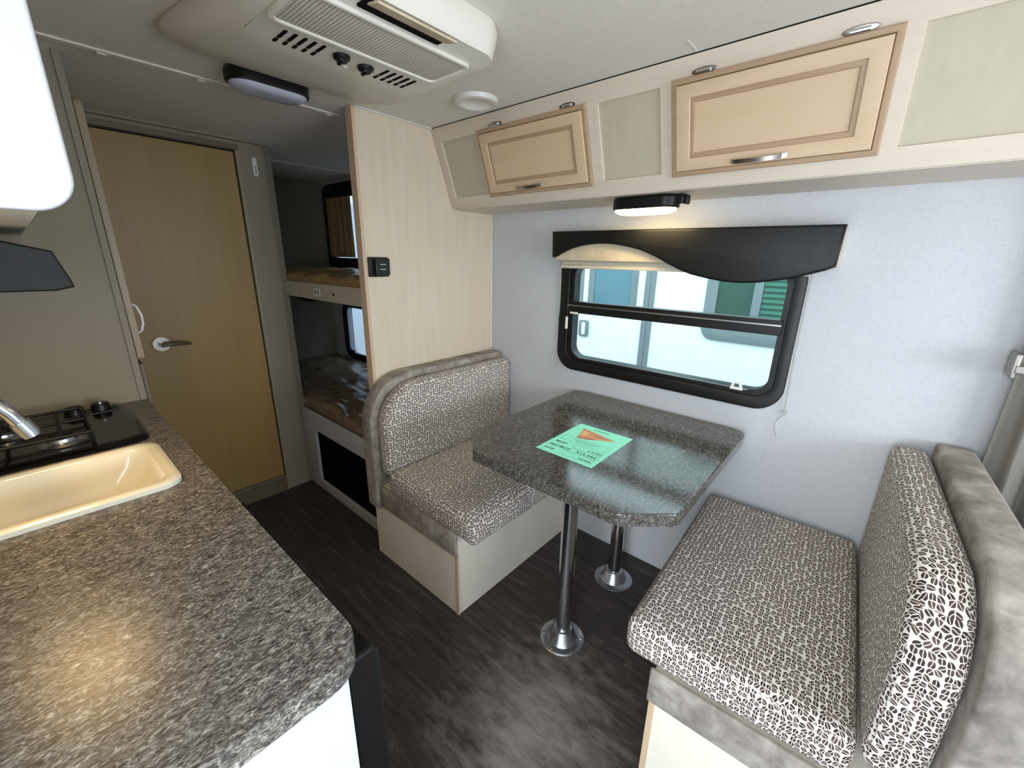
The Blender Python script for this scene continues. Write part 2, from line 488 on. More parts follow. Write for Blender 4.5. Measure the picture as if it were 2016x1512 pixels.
MT = dict(
    ceiling=mottled('ceiling_panel', [(0.3, (218, 213, 204)), (0.7, (226, 221, 212))], nscale=60, rough=0.7, bump_s=0.1),
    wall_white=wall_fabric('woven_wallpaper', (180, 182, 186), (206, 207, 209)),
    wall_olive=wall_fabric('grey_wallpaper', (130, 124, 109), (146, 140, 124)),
    maple=wood('pale_maple_panel', (205, 190, 166), (222, 209, 188)),
    maple_base=wood('bleached_maple', (232, 222, 205), (242, 234, 220)),
    maple_frame=wood('pale_maple_frame', (201, 188, 170), (213, 201, 185), grain=(3, 40, 40)),
    maple_panel=wood('grey_maple_panel', (178, 168, 148), (192, 182, 162), grain=(40, 40, 3)),
    maple_door=wood('warm_maple_door', (198, 170, 138), (210, 183, 153), grain=(3, 40, 40)),
    maple_door_edge=wood('brown_maple_profile', (160, 132, 104), (176, 148, 119), grain=(3, 40, 40)),
    maple_edge=wood('maple_edge_band', (196, 170, 140), (212, 188, 160)),
    bath_door=wood('ochre_door', (142, 114, 66), (158, 130, 80), grain=(30, 30, 2)),
    bath_trim=wood('brown_door_trim', (96, 84, 64), (112, 99, 78)),
    pantry=wood('taupe_wood_edge', (138, 124, 102), (152, 138, 116)),
    suede=mottled('grey_suede', [(0.3, (108, 101, 94)), (0.5, (146, 138, 129)), (0.7, (180, 173, 163))], nscale=13, detail=8, rough=0.85, dist=0.4, bump_s=0.15),
    beans=bean_fabric('coffee_bean_fabric'),
    laminate=laminate('stone_laminate', 0.33, 0.9),
    laminate_table=laminate('stone_laminate_gloss', 0.13, 0.55),
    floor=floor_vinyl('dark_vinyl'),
    chrome=plain('chrome', (205, 208, 212), 0.13, 1.0),
    steel=plain('brushed_steel', (190, 193, 197), 0.3, 1.0),
    nickel=plain('nickel', (150, 145, 138), 0.28, 1.0),
    black=plain('black_plastic', (11, 11, 12), 0.4, spec=0.35),
    black_vinyl=plain('black_vinyl', (12, 12, 13), 0.45, spec=0.35),
    black_enamel=plain('black_enamel', (9, 9, 10), 0.12),
    iron=plain('black_iron', (6, 6, 6), 0.5, spec=0.3),
    dark=plain('dark_void', (10, 9, 9), 0.9, spec=0.1),
    frame=plain('black_window_frame', (13, 13, 15), 0.4, spec=0.4),
    white=plain('white_melamine', (192, 192, 195), 0.35),
    plastic=plain('ivory_plastic', (222, 218, 208), 0.45),
    plastic_white=plain('white_plastic', (222, 220, 214), 0.4),
    sink=plain('cream_enamel', (216, 212, 192), 0.12, coat=0.3),
    grille=perforated('perforated_plastic', (206, 201, 190), (120, 114, 104)),
    lens=plain('frosted_lens', (176, 180, 196), 0.3),
    lens_lit=plain('lit_lens', (255, 246, 225), 0.4, emit=(255, 226, 165), es=18.0),
    hood_lens=plain('lit_hood_lens', (255, 240, 210), 0.4, emit=(255, 212, 145), es=24.0),
    tan=mottled('tan_suede', [(0.3, (186, 170, 142)), (0.7, (206, 192, 166))], nscale=14, rough=0.85),
    shade=plain('cream_pleated_shade', (196, 188, 168), 0.7),
    cord=plain('pale_cord', (176, 174, 168), 0.7),
    paper=plain('mint_paper', (150, 240, 212), 0.6, spec=0.2),
    ink=plain('black_ink', (28, 40, 38), 0.7, spec=0.1),
    ink_line=plain('grey_ink', (70, 128, 110), 0.7, spec=0.1),
    pic1=plain('print_tan', (208, 152, 104), 0.6), pic2=plain('print_red', (178, 84, 70), 0.6), pic3=plain('print_yellow', (222, 186, 118), 0.6),
    wrap=mottled('plastic_wrapped_brown', [(0.3, (96, 80, 62)), (0.55, (132, 114, 92)), (0.75, (176, 160, 138))], nscale=8, detail=8, rough=0.28, dist=2.5, bump_s=0.5, bump_scale=60),
    wrap_tan=mottled('plastic_wrapped_tan', [(0.3, (120, 94, 56)), (0.6, (160, 130, 84)), (0.8, (190, 162, 112))], nscale=12, detail=6, rough=0.3, dist=2.0),
    curtain=plain('grey_curtain', (122, 118, 110), 0.9, spec=0.1),
    curtain_tan=plain('tan_curtain', (168, 142, 100), 0.8, spec=0.1),
    bedding=plain('pale_bedding', (196, 202, 208), 0.7),
    glass=pane('window_glass', (0.91, 0.985, 0.965)),
    glass_dark=pane('privacy_glass', (0.50, 0.53, 0.58)),
    out_white=plain('white_fibreglass', (238, 244, 241), 0.35),
    out_grey=plain('grey_trim', (120, 128, 130), 0.5),
    out_glass=plain('blue_tinted_glass', (96, 128, 140), 0.15),
    out_dark=plain('dark_green_blind', (44, 78, 68), 0.5), out_green=plain('green_blind_slat', (62, 118, 98), 0.5),
    ground=mottled('gravel_ground', [(0.3, (120, 116, 110)), (0.7, (160, 156, 150))], nscale=40, rough=0.9),
    sensor=plain('white_label', (222, 222, 216), 0.5),
)

# ------------------------------------------------------------------ setting: floor, ceiling, walls
H = 1.98
XR, XF, YK = -1.89, 3.30, -2.20       # rear wall, front wall, kitchen wall
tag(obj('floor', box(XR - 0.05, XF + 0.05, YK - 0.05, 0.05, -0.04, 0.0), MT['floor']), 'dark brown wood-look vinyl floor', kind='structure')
tag(obj('ceiling', box(XR - 0.05, XF + 0.05, YK - 0.05, 0.05, H, H + 0.04), MT['ceiling']), 'pale grey ceiling panels', kind='structure')

# window wall with three openings
WH = rrect(0.50, 1.455, 0.915, 1.44, 0.06)
BU = rrect(-1.80, -0.95, 1.36, 1.90, 0.05)
BL = rrect(-1.68, -0.95, 0.62, 1.03, 0.06)
wall_w = tag(obj('wall_right', prism([(XR, 0), (XF, 0), (XF, H), (XR, H)], [WH, BU, BL], 0.0, 0.05, 'y'), MT['wall_white'], smooth=0),
             'white woven wallpaper wall with the dinette window', kind='structure')
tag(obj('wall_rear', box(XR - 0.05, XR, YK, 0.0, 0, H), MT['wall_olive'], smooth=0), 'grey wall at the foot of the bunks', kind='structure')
tag(obj('wall_front', prism([(YK, 0), (0, 0), (0, H), (YK, H)], [rrect(-1.6, -0.4, 0.98, 1.62, 0.05)], XF, XF + 0.05, 'x'), MT['wall_white'], smooth=0),
    'white wall at the front of the trailer', kind='structure')
tag(obj('wall_left', prism([(XR, 0), (XF, 0), (XF, H), (XR, H)], [[(1.34, 0.02), (1.98, 0.02), (1.98, 1.88), (1.34, 1.88)], rrect(2.18, 3.06, 0.97, 1.59, 0.05)], YK - 0.05, YK, 'y'), MT['wall_white'], smooth=0),  # rounded opening added for the side fill light
    'white wall behind the kitchen counter with the entry doorway', kind='structure')
# partition between dinette and bunks
part = tag(obj('wall_partition', box(-0.04, 0.0, -0.764, 0.0, 0, H), MT['maple']), 'pale maple partition between the dinette and the bunks', kind='structure')
obj('edge_trim', box(-0.044, 0.004, -0.779, -0.764, 0, H, bev=0.004), MT['maple_edge'], part)
obj('corner_bead', box(0.0, 0.008, -0.008, 0.0, 0.93, 1.650, bev=0.002), MT['plastic_white'], part)
# bath wall, door opening, door
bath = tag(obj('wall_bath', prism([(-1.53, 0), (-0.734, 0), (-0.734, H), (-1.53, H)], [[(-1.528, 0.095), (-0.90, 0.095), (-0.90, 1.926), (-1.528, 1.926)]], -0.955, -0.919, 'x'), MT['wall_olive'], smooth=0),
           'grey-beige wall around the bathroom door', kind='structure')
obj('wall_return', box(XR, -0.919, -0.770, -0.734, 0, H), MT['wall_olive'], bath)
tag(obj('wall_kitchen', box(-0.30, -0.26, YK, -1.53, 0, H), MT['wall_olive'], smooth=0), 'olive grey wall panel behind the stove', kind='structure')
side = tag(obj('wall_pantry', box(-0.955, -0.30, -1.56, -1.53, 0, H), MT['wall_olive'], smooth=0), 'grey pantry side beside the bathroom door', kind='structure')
door = empty('door_1', (-0.945, -1.21, 0.095), 'ochre brown bathroom door with a lever handle', None, None, 'structure')
obj('door_slab', box(-0.950, -0.930, -1.520, -0.906, 0.102, 1.918, bev=0.002), MT['bath_door'], door)
hd = obj('door_handle', bm_cyl(cyl((-0.930, -1.355, 1.0), (-0.918, -1.355, 1.0), 0.034), (-0.918, -1.355, 1.0), (-0.885, -1.355, 1.0), 0.011), MT['nickel'], door)
obj('lever', tube([(-0.885, -1.362, 1.0), (-0.882, -1.33, 1.002), (-0.884, -1.28, 1.0), (-0.886, -1.245, 0.994)], [0.011, 0.011, 0.010, 0.007], n=10), MT['nickel'], hd)
tag(obj('trim_1', box(-0.919, -0.911, -1.53, -0.885, 1.926, 1.950, bev=0.002), MT['bath_trim']), 'brown head trim over the bathroom door', kind='structure')
tag(obj('trim_2', box(-0.919, -0.913, -0.902, -0.884, 0.0, 1.926, bev=0.002), MT['pantry']), 'narrow wooden jamb strip right of the bathroom door', kind='structure')
tag(obj('trim_3', box(-0.919, -0.909, -1.53, -0.902, 0.0, 0.090, bev=0.002), MT['bath_trim']), 'brown threshold board under the bathroom door', kind='structure')
# ceiling battens
bat = tag(obj('trim_4', box(-0.180, -0.150, YK, -0.74, H - 0.006, H, bev=0.002), MT['ceiling']), 'thin batten over the ceiling panel joint', kind='structure')
for y in (-1.45, -1.21, -0.96, -0.78):
    obj('screw_cap', box(-0.176, -0.160, y - 0.012, y + 0.012, H - 0.010, H - 0.006, bev=0.002), MT['plastic_white'], bat)
tag(obj('trim_5', box(-0.919, -0.895, -1.53, -0.734, H - 0.014, H, bev=0.003), MT['wall_olive']), 'cove strip where the bathroom wall meets the ceiling', kind='structure')
tag(obj('trim_6', box(-1.30, -1.285, -0.734, 0.0, H - 0.008, H, bev=0.002), MT['ceiling']), 'ceiling joint strip over the upper bunk', kind='structure')
tag(obj('trim_7', box(0.0, 0.010, -0.764, -0.394, H - 0.006, H, bev=0.002), MT['plastic_white']), 'white bead between partition and ceiling', kind='structure')
tag(obj('trim_8', box(1.152, 1.157, -0.47, -0.395, H - 0.0015, H), MT['ceiling']), 'fine ceiling joint strip over the dinette', kind='structure')
tag(obj('trim_9', box(-0.26, -0.2535, -1.547, -1.528, 0.92, H, bev=0.002), MT['wall_olive']), 'corner strip on the edge of the kitchen wall', kind='structure')

# ------------------------------------------------------------------ dinette window
w1 = empty('window_1', (0.98, 0.0, 0.9), 'black framed dinette window with a lower sliding pane', None, None, 'structure')
obj('frame', prism(rrect(0.480, 1.478, 0.897, 1.46, 0.095, 10), [rrect(0.533, 1.440, 0.945, 1.42, 0.065, 10)], -0.014, 0.0, 'y', bev=0.004), MT['frame'], w1)
obj('inner_frame', prism(rrect(0.500, 1.462, 0.912, 1.445, 0.080, 10), [rrect(0.556, 1.421, 0.966, 1.405, 0.055, 10)], -0.002, 0.05, 'y'), MT['frame'], w1)
obj('middle_rail', box(0.520, 1.432, -0.012, 0.034, 1.180, 1.236, bev=0.004), MT['frame'], w1)
obj('rail_highlight', box(0.530, 1.428, -0.0155, -0.011, 1.214, 1.219), MT['steel'], w1)  # bright strip standing in for the highlight along the rail
obj('lower_bead', box(0.60, 1.36, -0.006, 0.004, 0.962, 0.966), MT['steel'], w1)
obj('glass', box(0.53, 1.445, 0.030, 0.034, 1.215, 1.42), MT['glass'], w1)
obj('glass', box(0.53, 1.445, 0.016, 0.020, 0.94, 1.215), MT['glass'], w1)
for (x, z) in ((1.459, 1.29), (1.457, 1.16), (1.456, 1.04), (0.80, 0.918), (1.05, 0.920), (1.28, 0.920), (0.62, 0.924), (0.497, 1.12), (0.498, 1.27)):
    obj('screw', cyl((x, -0.017, z), (x, -0.013, z), 0.0045, n=10), MT['black'], w1)
obj('latch', prism([(1.300, 0.958), (1.345, 0.958), (1.337, 0.992), (1.308, 0.992)], [[(1.312, 0.967), (1.333, 0.967), (1.329, 0.984), (1.315, 0.984)]], -0.012, -0.006, 'y'), MT['plastic_white'], w1)
obj('latch', bm_box(box(0.525, 0.537, -0.022, -0.012, 1.10, 1.16, bev=0.003), 0.545, 0.590, -0.016, -0.008, 1.176, 1.186, bev=0.002), MT['plastic'], w1)

# bunk windows
w2 = empty('window_2', (-1.4, 0, 1.34), 'dark framed window beside the upper bunk', None, None, 'structure')
obj('frame', prism(rrect(-1.865, -0.90, 1.315, 1.955, 0.07, 8), [rrect(-1.76, -0.99, 1.41, 1.85, 0.04, 8)], -0.016, 0.0, 'y', bev=0.004), MT['frame'], w2)
obj('glass', box(-1.79, -0.96, 0.02, 0.024, 1.37, 1.89), MT['glass_dark'], w2)
w3 = empty('window_3', (-1.3, 0, 0.6), 'black framed window beside the lower bunk', None, None, 'structure')
obj('frame', prism(rrect(-1.725, -0.90, 0.585, 1.065, 0.10, 8), [rrect(-1.665, -0.96, 0.64, 1.02, 0.06, 8)], -0.016, 0.0, 'y', bev=0.004), MT['frame'], w3)
obj('glass', box(-1.70, -0.93, 0.02, 0.024, 0.60, 1.05), MT['glass_dark'], w3)
obj('latch', box(-1.66, -1.57, -0.03, -0.012, 0.625, 0.665, bev=0.006), MT['black'], w3)


def folded_sheet(x0, x1, y, z0, z1, amp, waves, n=60, nz=8, thick=0.004, taper=None, axis='x', phase=0.0):
    """a hanging cloth with vertical folds, with real thickness"""
    bm = bmesh.new(); front, back = [], []
    for k in range(nz + 1):
        t = k / nz; z = z0 + (z1 - z0) * t
        rf, rb = [], []
        for i in range(n + 1):
            u = i / n
            s = taper(t) if taper else 1.0
            x = x0 + (x1 - x0) * (u * s)
            dy = amp * (math.sin(u * waves * 2 * math.pi + phase) + 0.35 * math.sin(u * waves * 4.7 * math.pi + 1.3 * t)) * (0.75 + 0.25 * math.cos(3 * t))
            rf.append(bm.verts.new((x, y + dy, z) if axis == 'x' else (y + dy, x, z)))
            rb.append(bm.verts.new((x, y + dy + thick, z) if axis == 'x' else (y + dy + thick, x, z)))
        front.append(rf); back.append(rb)
    for k in range(nz):
        for i in range(n):
            bm.faces.new((front[k][i], front[k][i + 1], front[k + 1][i + 1], front[k + 1][i]))
            bm.faces.new((back[k][i], back[k + 1][i], back[k + 1][i + 1], back[k][i + 1]))
    for i in range(n):
        bm.faces.new((front[0][i], back[0][i], back[0][i + 1], front[0][i + 1])); bm.faces.new((front[nz][i], front[nz][i + 1], back[nz][i + 1], back[nz][i]))
    for k in range(nz):
        bm.faces.new((front[k][0], front[k + 1][0], back[k + 1][0], back[k][0])); bm.faces.new((front[k][n], back[k][n], back[k + 1][n], front[k + 1][n]))
    return bm


tag(obj('bunk_curtain', folded_sheet(-1.77, -1.40, -0.035, 1.415, 1.85, 0.010, 4), MT['curtain_tan'], smooth=60), 'tan gathered curtain over the window of the upper bunk', 'curtain')

# ------------------------------------------------------------------ overhead cabinet over the dinette (leaning face)
P0 = Vector((0, -0.394, H)); P1 = Vector((0, -0.275, 1.652))
DV = (P1 - P0).normalized(); NV = Vector((0, DV.z, -DV.y)).normalized()      # outward, into the room
if NV.y > 0: NV = -NV
SL = (P1 - P0).length
CX1 = 2.02


def sp(x, v, h):
    return P0 + DV * v + NV * h + Vector((x, 0, 0))


def slant_box(bm, x0, x1, v0, v1, h0, h1, bev=0.0):
    t = bmesh.new(); bmesh.ops.create_cube(t, size=1.0)
    for q in t.verts:
        q.co = sp((x0 + x1) / 2 + q.co.x * (x1 - x0), (v0 + v1) / 2 + q.co.y * (v1 - v0), (h0 + h1) / 2 + q.co.z * (h1 - h0))
    if bev: bmesh.ops.bevel(t, geom=list(t.edges), offset=bev, segments=2, profile=0.5, affect='EDGES')
    merge(bm, t); return bm


def sbox(*a, **k): return slant_box(bmesh.new(), *a, **k)


def slant_prism(outer, holes, h0, h1, bev=0.0):
    bm = prism(outer, holes, h0, h1, 'z', bev=bev)
    for v in bm.verts: v.co = sp(v.co.x, v.co.y, v.co.z)
    return bm


def rect(x0, x1, y0, y1): return [(x0, y0), (x1, y0), (x1, y1), (x0, y1)]


oc = empty('overhead_cabinet', (1.0, -0.14, 1.652), 'long pale maple overhead cabinet with a leaning front above the dinette window', 'cabinet')
obj('bottom_panel', prism([(-0.262, 1.652), (-0.002, 1.652), (-0.002, 1.670), (-0.268, 1.670)], [], 0.002, CX1, 'x'), MT['maple_frame'], oc)
obj('top_panel', prism([(-0.374, H - 0.012), (-0.002, H - 0.012), (-0.002, H - 0.002), (-0.376, H - 0.002)], [], 0.002, CX1, 'x'), MT['maple_frame'], oc)
bays = [(0.045, 0.262), (0.285, 0.790), (0.838, 1.048), (1.095, 1.585), (1.626, 1.985)]
V0, V1 = 0.062, 0.297
holes = [rect(a, b, V0, V1) for a, b in bays]
obj('face_frame', slant_prism([(0.002, 0.004), (CX1, 0.004), (CX1, SL - 0.001), (0.002, SL - 0.001)], holes, -0.018, 0.0, bev=0.0015), MT['maple_frame'], oc)
obj('ceiling_gap_strip', sbox(0.002, CX1, 0.001, 0.005, -0.016, -0.002), MT['dark'], oc)
for k in (0, 2, 4):
    a, b = bays[k]
    obj('inset_panel', sbox(a - 0.012, b + 0.012, V0 - 0.012, V1 + 0.012, -0.026, -0.008), MT['maple_panel'], oc)


def cab_door(x0, x1, xp0, xp1, hx0, hx1):
    v0, v1 = 0.056, 0.306
    d = obj('door', slant_prism(rect(x0 + 0.013, x1 - 0.013, v0 + 0.013, v1 - 0.013), [rect(xp0, xp1, 0.104, 0.259)], 0.001, 0.019, bev=0.003), MT['maple_door'], oc)
    obj('edge_moulding', slant_prism(rect(x0 - 0.003, x1 + 0.003, v0 - 0.003, v1 + 0.003), [rect(x0 + 0.012, x1 - 0.012, v0 + 0.012, v1 - 0.012)], 0.001, 0.013, bev=0.004), MT['maple_door_edge'], d)
    obj('panel_moulding', slant_prism(rect(xp0 - 0.002, xp1 + 0.002, 0.102, 0.261), [rect(xp0 + 0.013, xp1 - 0.013, 0.117, 0.246)], 0.004, 0.0155, bev=0.004), MT['maple_door_edge'], d)
    obj('door_panel', sbox(xp0, xp1, 0.104, 0.259, 0.003, 0.011), MT['maple_door'], d)
    n = 14; pts = []
    for i in range(n + 1):
        t = i / n; x = hx0 + (hx1 - hx0) * t
        pts.append(sp(x, 0.281, 0.019 + 0.020 * math.sin(math.pi * t) ** 0.5))
    bm = bmesh.new(); rows = []
    for i, p in enumerate(pts):
        rows.append([bm.verts.new(p + DV * a + NV * b_) for a, b_ in ((-0.0055, -0.001), (0.0055, -0.001), (0.0055, 0.003), (-0.0055, 0.003))])
    for a, b_ in zip(rows, rows[1:]):
        for k in range(4): bm.faces.new((a[k], a[(k + 1) % 4], b_[(k + 1) % 4], b_[k]))
    bm.faces.new(rows[0]); bm.faces.new(list(reversed(rows[-1])))
    tag(obj('handle', bm, MT['nickel'], d), 'bowed nickel pull handle')
    return d


def hinge(x0, x1, parent):
    c = (x0 + x1) / 2; h = (x1 - x0) / 2
    out = [(c + h * math.cos(2 * math.pi * i / 24), 0.046 + 0.0085 * math.sin(2 * math.pi * i / 24)) for i in range(24)]
    hg = obj('hinge', slant_prism(out, [], 0.0, 0.005, bev=0.002), MT['nickel'], parent)
    bm = bmesh.new(); a = sp(c - h * 0.55, 0.048, 0.008); b = sp(c + h * 0.55, 0.048, 0.008)
    obj('barrel', bm_cyl(bm, a, b, 0.006, n=12), MT['chrome'], hg)


d1 = cab_door(0.280, 0.795, 0.331, 0.742, 0.444, 0.590)
hinge(0.346, 0.418, oc); hinge(0.691, 0.756, oc)
d2 = cab_door(1.090, 1.590, 1.144, 1.538, 1.263, 1.402)
hinge(1.141, 1.208, oc); hinge(1.478, 1.547, oc)


# ------------------------------------------------------------------ lamps: one oblong black fixture, twice
def oblong_lamp(name, c, length, width, axis, drop, lens_mat, label, arm=False):
    """c: centre of the mounting face (top)"""
    root = empty(name, c, label, 'lamp')
    def ring(l, w, z, n=8):
        r = min(l, w) * 0.48
        pts = rrect(-l / 2, l / 2, -w / 2, w / 2, r, n)
        return [(c[0] + (p[0] if axis == 'x' else p[1]), c[1] + (p[1] if axis == 'x' else p[0]), c[2] + z) for p in pts]
    obj('housing', loft([ring(length * .96, width * .9, -0.001), ring(length, width, -0.010), ring(length * 1.0, width, -drop * .62), ring(length * .97, width * .95, -drop * .72)]), MT['black'], root)
    obj('lens', loft([ring(length * .93, width * .90, -drop * .70), ring(length * .92, width * .88, -drop * .82), ring(length * .78, width * .74, -drop * .96), ring(length * .5, width * .45, -drop)]), lens_mat, root, smooth=60)
    return root


lamp1 = oblong_lamp('reading_lamp', (0.955, -0.185, 1.6515), 0.245, 0.100, 'x', 0.060, MT['lens_lit'], 'lit oblong black lamp under the overhead cabinet')
obj('switch_arm', bm_box(box(1.070, 1.098, -0.205, -0.165, 1.622, 1.6515, bev=0.005), 1.095, 1.112, -0.198, -0.172, 1.618, 1.646, bev=0.004), MT['black'], lamp1)
lamp2 = oblong_lamp('ceiling_lamp', (0.02, -1.075, H - 0.0005), 0.25, 0.12, 'y', 0.056, MT['lens'], 'unlit oblong black ceiling lamp half hidden behind the air conditioner')

# ------------------------------------------------------------------ valance, shade, cords
vroot = empty('window_valance', (1.0, -0.045, 1.40), 'black padded valance with a wave-shaped lower edge over the dinette window', 'valance')
wave = [(0.475, 1.436), (0.494, 1.439), (0.538, 1.460), (0.583, 1.477), (0.627, 1.487), (0.669, 1.492), (0.71, 1.495), (0.75, 1.495), (0.79, 1.492), (0.828, 1.486), (0.866, 1.479), (0.903, 1.470), (0.94, 1.457), (0.976, 1.442), (1.012, 1.424), (1.047, 1.408), (1.08, 1.394), (1.113, 1.383), (1.145, 1.376), (1.176, 1.370), (1.234, 1.361), (1.29, 1.359), (1.342, 1.363), (1.39, 1.371), (1.437, 1.380), (1.48, 1.394), (1.521, 1.408), (1.548, 1.421), (1.552, 1.545), (0.470, 1.551)]
obj('padded_front', prism(wave, [], -0.088, -0.064, 'y', bev=0.010, seg=4), MT['black_vinyl'], vroot, smooth=50)
obj('top_board', box(0.474, 1.548, -0.070, -0.001, 1.528, 1.546, bev=0.003), MT['black_vinyl'], vroot)
obj('side_board', box(1.534, 1.549, -0.068, -0.001, 1.42, 1.54, bev=0.003), MT['tan'], vroot)
obj('side_board', box(0.476, 0.488, -0.068, -0.001, 1.44, 1.54, bev=0.003), MT['black_vinyl'], vroot)
obj('fabric_apron', box(0.484, 1.20, -0.063, -0.052, 1.424, 1.53, bev=0.003), MT['tan'], vroot)
sh = empty('pleated_shade', (1.0, -0.03, 1.39), 'raised cream pleated shade under the black valance', 'blind')
obj('head_rail', box(0.505, 1.478, -0.050, -0.018, 1.420, 1.440, bev=0.003), MT['shade'], sh)
for i in range(3):
    obj('pleat', box(0.508, 1.475, -0.048 + 0.002 * (i % 2), -0.020, 1.406 + i * 0.0045, 1.410 + i * 0.0045), MT['shade'], sh)
obj('bottom_rail', box(0.505, 1.478, -0.050, -0.016, 1.389, 1.405, bev=0.003), MT['shade'], sh)
for (x, zt, zb, s) in ((0.484, 1.43, 0.905, 1), (1.486, 1.40, 0.905, -1)):
    cr = obj('cord', tube([(x, -0.018, zt), (x, -0.012, (zt + zb) / 2), (x - 0.006 * s, -0.010, zb)], 0.0022, n=6), MT['cord'], sh)
    obj('cord_ring', tube([(x - 0.006 * s + 0.008 * math.cos(a), -0.010, zb + 0.008 * math.sin(a)) for a in [2 * math.pi * i / 14 for i in range(14)]], 0.002, n=6, closed=True), MT['cord'], cr)
    obj('cord_tail', tube([(x - 0.006 * s, -0.010, zb - 0.008), (x + 0.012 * s, -0.010, zb - 0.035), (x + 0.016 * s, -0.010, zb - 0.06), (x + 0.004 * s, -0.010, zb - 0.095)], 0.0016, n=6), MT['cord'], cr)

# ------------------------------------------------------------------ air conditioner on the ceiling
ac = empty('air_conditioner', (0.55, -1.05, 1.90), 'ivory plastic ceiling air conditioner with vents and two dark knobs', 'air conditioner')


def acr(x0, x1, y0, y1, r, z, dz=0.0, k=0.27):
    # dz tilts the ring: lower towards +x; k narrows it towards +x
    return [(p[0], -1.05 + (p[1] + 1.05) * (1 - k * (p[0] - 0.09) / 0.74), z + dz * (x1 - p[0]) / (x1 - x0)) for p in rrect(x0, x1, y0, y1, r, 8)]


ZB = 1.905
obj('shroud', loft([acr(0.095, 0.832, -1.395, -0.705, 0.12, H - 0.001), acr(0.090, 0.838, -1.40, -0.70, 0.125, 1.962, 0.004), acr(0.105, 0.835, -1.39, -0.71, 0.12, 1.935, 0.022),
                    acr(0.22, 0.830, -1.375, -0.728, 0.11, 1.916, 0.023, 0.25), acr(0.41, 0.822, -1.32, -0.785, 0.07, ZB, 0.004, 0.14), acr(0.45, 0.812, -1.305, -0.825, 0.05, ZB, 0.0, 0.04)]), MT['plastic'], ac, smooth=50)
gr = obj('return_grille', prism(rrect(0.600, 0.742, -1.285, -0.868, 0.018), [], ZB - 0.006, ZB, 'z', bev=0.002), MT['grille'], ac)
obj('grille_frame', prism(rrect(0.588, 0.754, -1.297, -0.856, 0.026), [rrect(0.600, 0.742, -1.285, -0.868, 0.018)], ZB - 0.010, ZB, 'z', bev=0.003), MT['plastic'], gr)
for (ya, yb) in ((-1.236, -1.148), (-0.975, -0.888)):
    for i in range(5):
        y = ya + (yb - ya) * i / 4
        for (xa, xb) in ((0.478, 0.500), (0.504, 0.552)):
            obj('louver_slot', prism(rrect(xa, xb, y - 0.0042, y + 0.0042, 0.003, 3), [], ZB - 0.0012, ZB + 0.002, 'z'), MT['dark'], ac)
for (x, y, nm) in ((0.533, -1.098, 0), (0.522, -1.026, 1)):
    k = obj('control_knob', lathe(x, y, [(0.0, ZB - 0.014), (0.012, ZB - 0.014), (0.014, ZB - 0.010), (0.020, ZB - 0.008), (0.021, ZB - 0.001), (0.0, ZB)], 20), MT['black'], ac)
    obj('pointer', box(x - 0.020, x + 0.012, y - 0.004, y + 0.004, ZB - 0.017, ZB - 0.008, bev=0.002), MT['black'], k)
obj('screw', lathe(0.478, -1.06, [(0, ZB - 0.003), (0.006, ZB - 0.002), (0.007, ZB)], 12), MT['plastic_white'], ac)
obj('air_outlet', prism(rrect(0.765, 0.806, -1.19, -0.985, 0.006), [], ZB - 0.002, ZB + 0.004, 'z'), MT['dark'], ac)
fl = prism([(0.790, 1.901), (0.828, 1.892), (0.830, 1.896), (0.791, 1.905)], [], -1.18, -0.98, 'y', bev=0.001)
obj('outlet_flap', fl, MT['tan'], ac)
tag(obj('ceiling_vent', lathe(0.415, -0.515, [(0.0, 1.974), (0.050, 1.973), (0.056, 1.966), (0.066, 1.962), (0.078, 1.966), (0.082, 1.9795)], 40), MT['plastic_white'], smooth=50), 'round white plastic ceiling vent by the overhead cabinet', 'vent')

# ------------------------------------------------------------------ thermostat, hook
th = empty('thermostat', (0.0, -0.711, 1.345), 'black square switch box on the maple partition', 'thermostat')
obj('back_plate', box(0.0005, 0.012, -0.760, -0.664, 1.342, 1.424, bev=0.003), MT['black'], th)
tcv = obj('cover', box(0.012, 0.030, -0.738, -0.668, 1.348, 1.420, bev=0.005), MT['black'], th)
for z in (1.394, 1.374):
    obj('slot', box(0.0295, 0.0306, -0.718, -0.690, z - 0.002, z + 0.002), MT['nickel'], tcv)
hk = empty('wall_hook', (-0.919, -0.818, 1.82), 'small white plastic hook on the post beside the bathroom door', 'hook')
obj('plate', prism(rrect(-0.829, -0.807, 1.815, 1.905, 0.010), [], -0.9185, -0.913, 'x', bev=0.002), MT['plastic_white'], hk)
obj('prong', tube([(-0.913, -0.818, 1.86), (-0.898, -0.818, 1.852), (-0.892, -0.818, 1.838), (-0.896, -0.818, 1.826), (-0.905, -0.818, 1.826)], 0.005), MT['plastic_white'], hk)

# ------------------------------------------------------------------ pantry doors on the wall beside the bathroom door (seen edge on)
pd = empty('pantry_door', (-0.45, -1.525, 1.07), 'tall narrow pantry door with a white bow handle beside the bathroom door', 'cabinet door')
obj('door_panel', prism(rrect(-0.62, -0.262, 1.07, 1.868, [0, 0, 0.02, 0.02]), [], -1.526, -1.506, 'y', bev=0.002), MT['pantry'], pd)
obj('handle', tube([(-0.30, -1.506, 1.255), (-0.30, -1.492, 1.245), (-0.30, -1.484, 1.215), (-0.30, -1.484, 1.185), (-0.30, -1.492, 1.160), (-0.30, -1.506, 1.150)], 0.004), MT['plastic_white'], pd)
pd2 = empty('lower_pantry_door', (-0.45, -1.525, 0.10), 'lower brown pantry door behind the end of the counter', 'cabinet door')
obj('door_panel', prism(rrect(-0.62, -0.272, 0.10, 1.045, 0.0), [], -1.526, -1.512, 'y', bev=0.002), MT['bath_trim'], pd2)

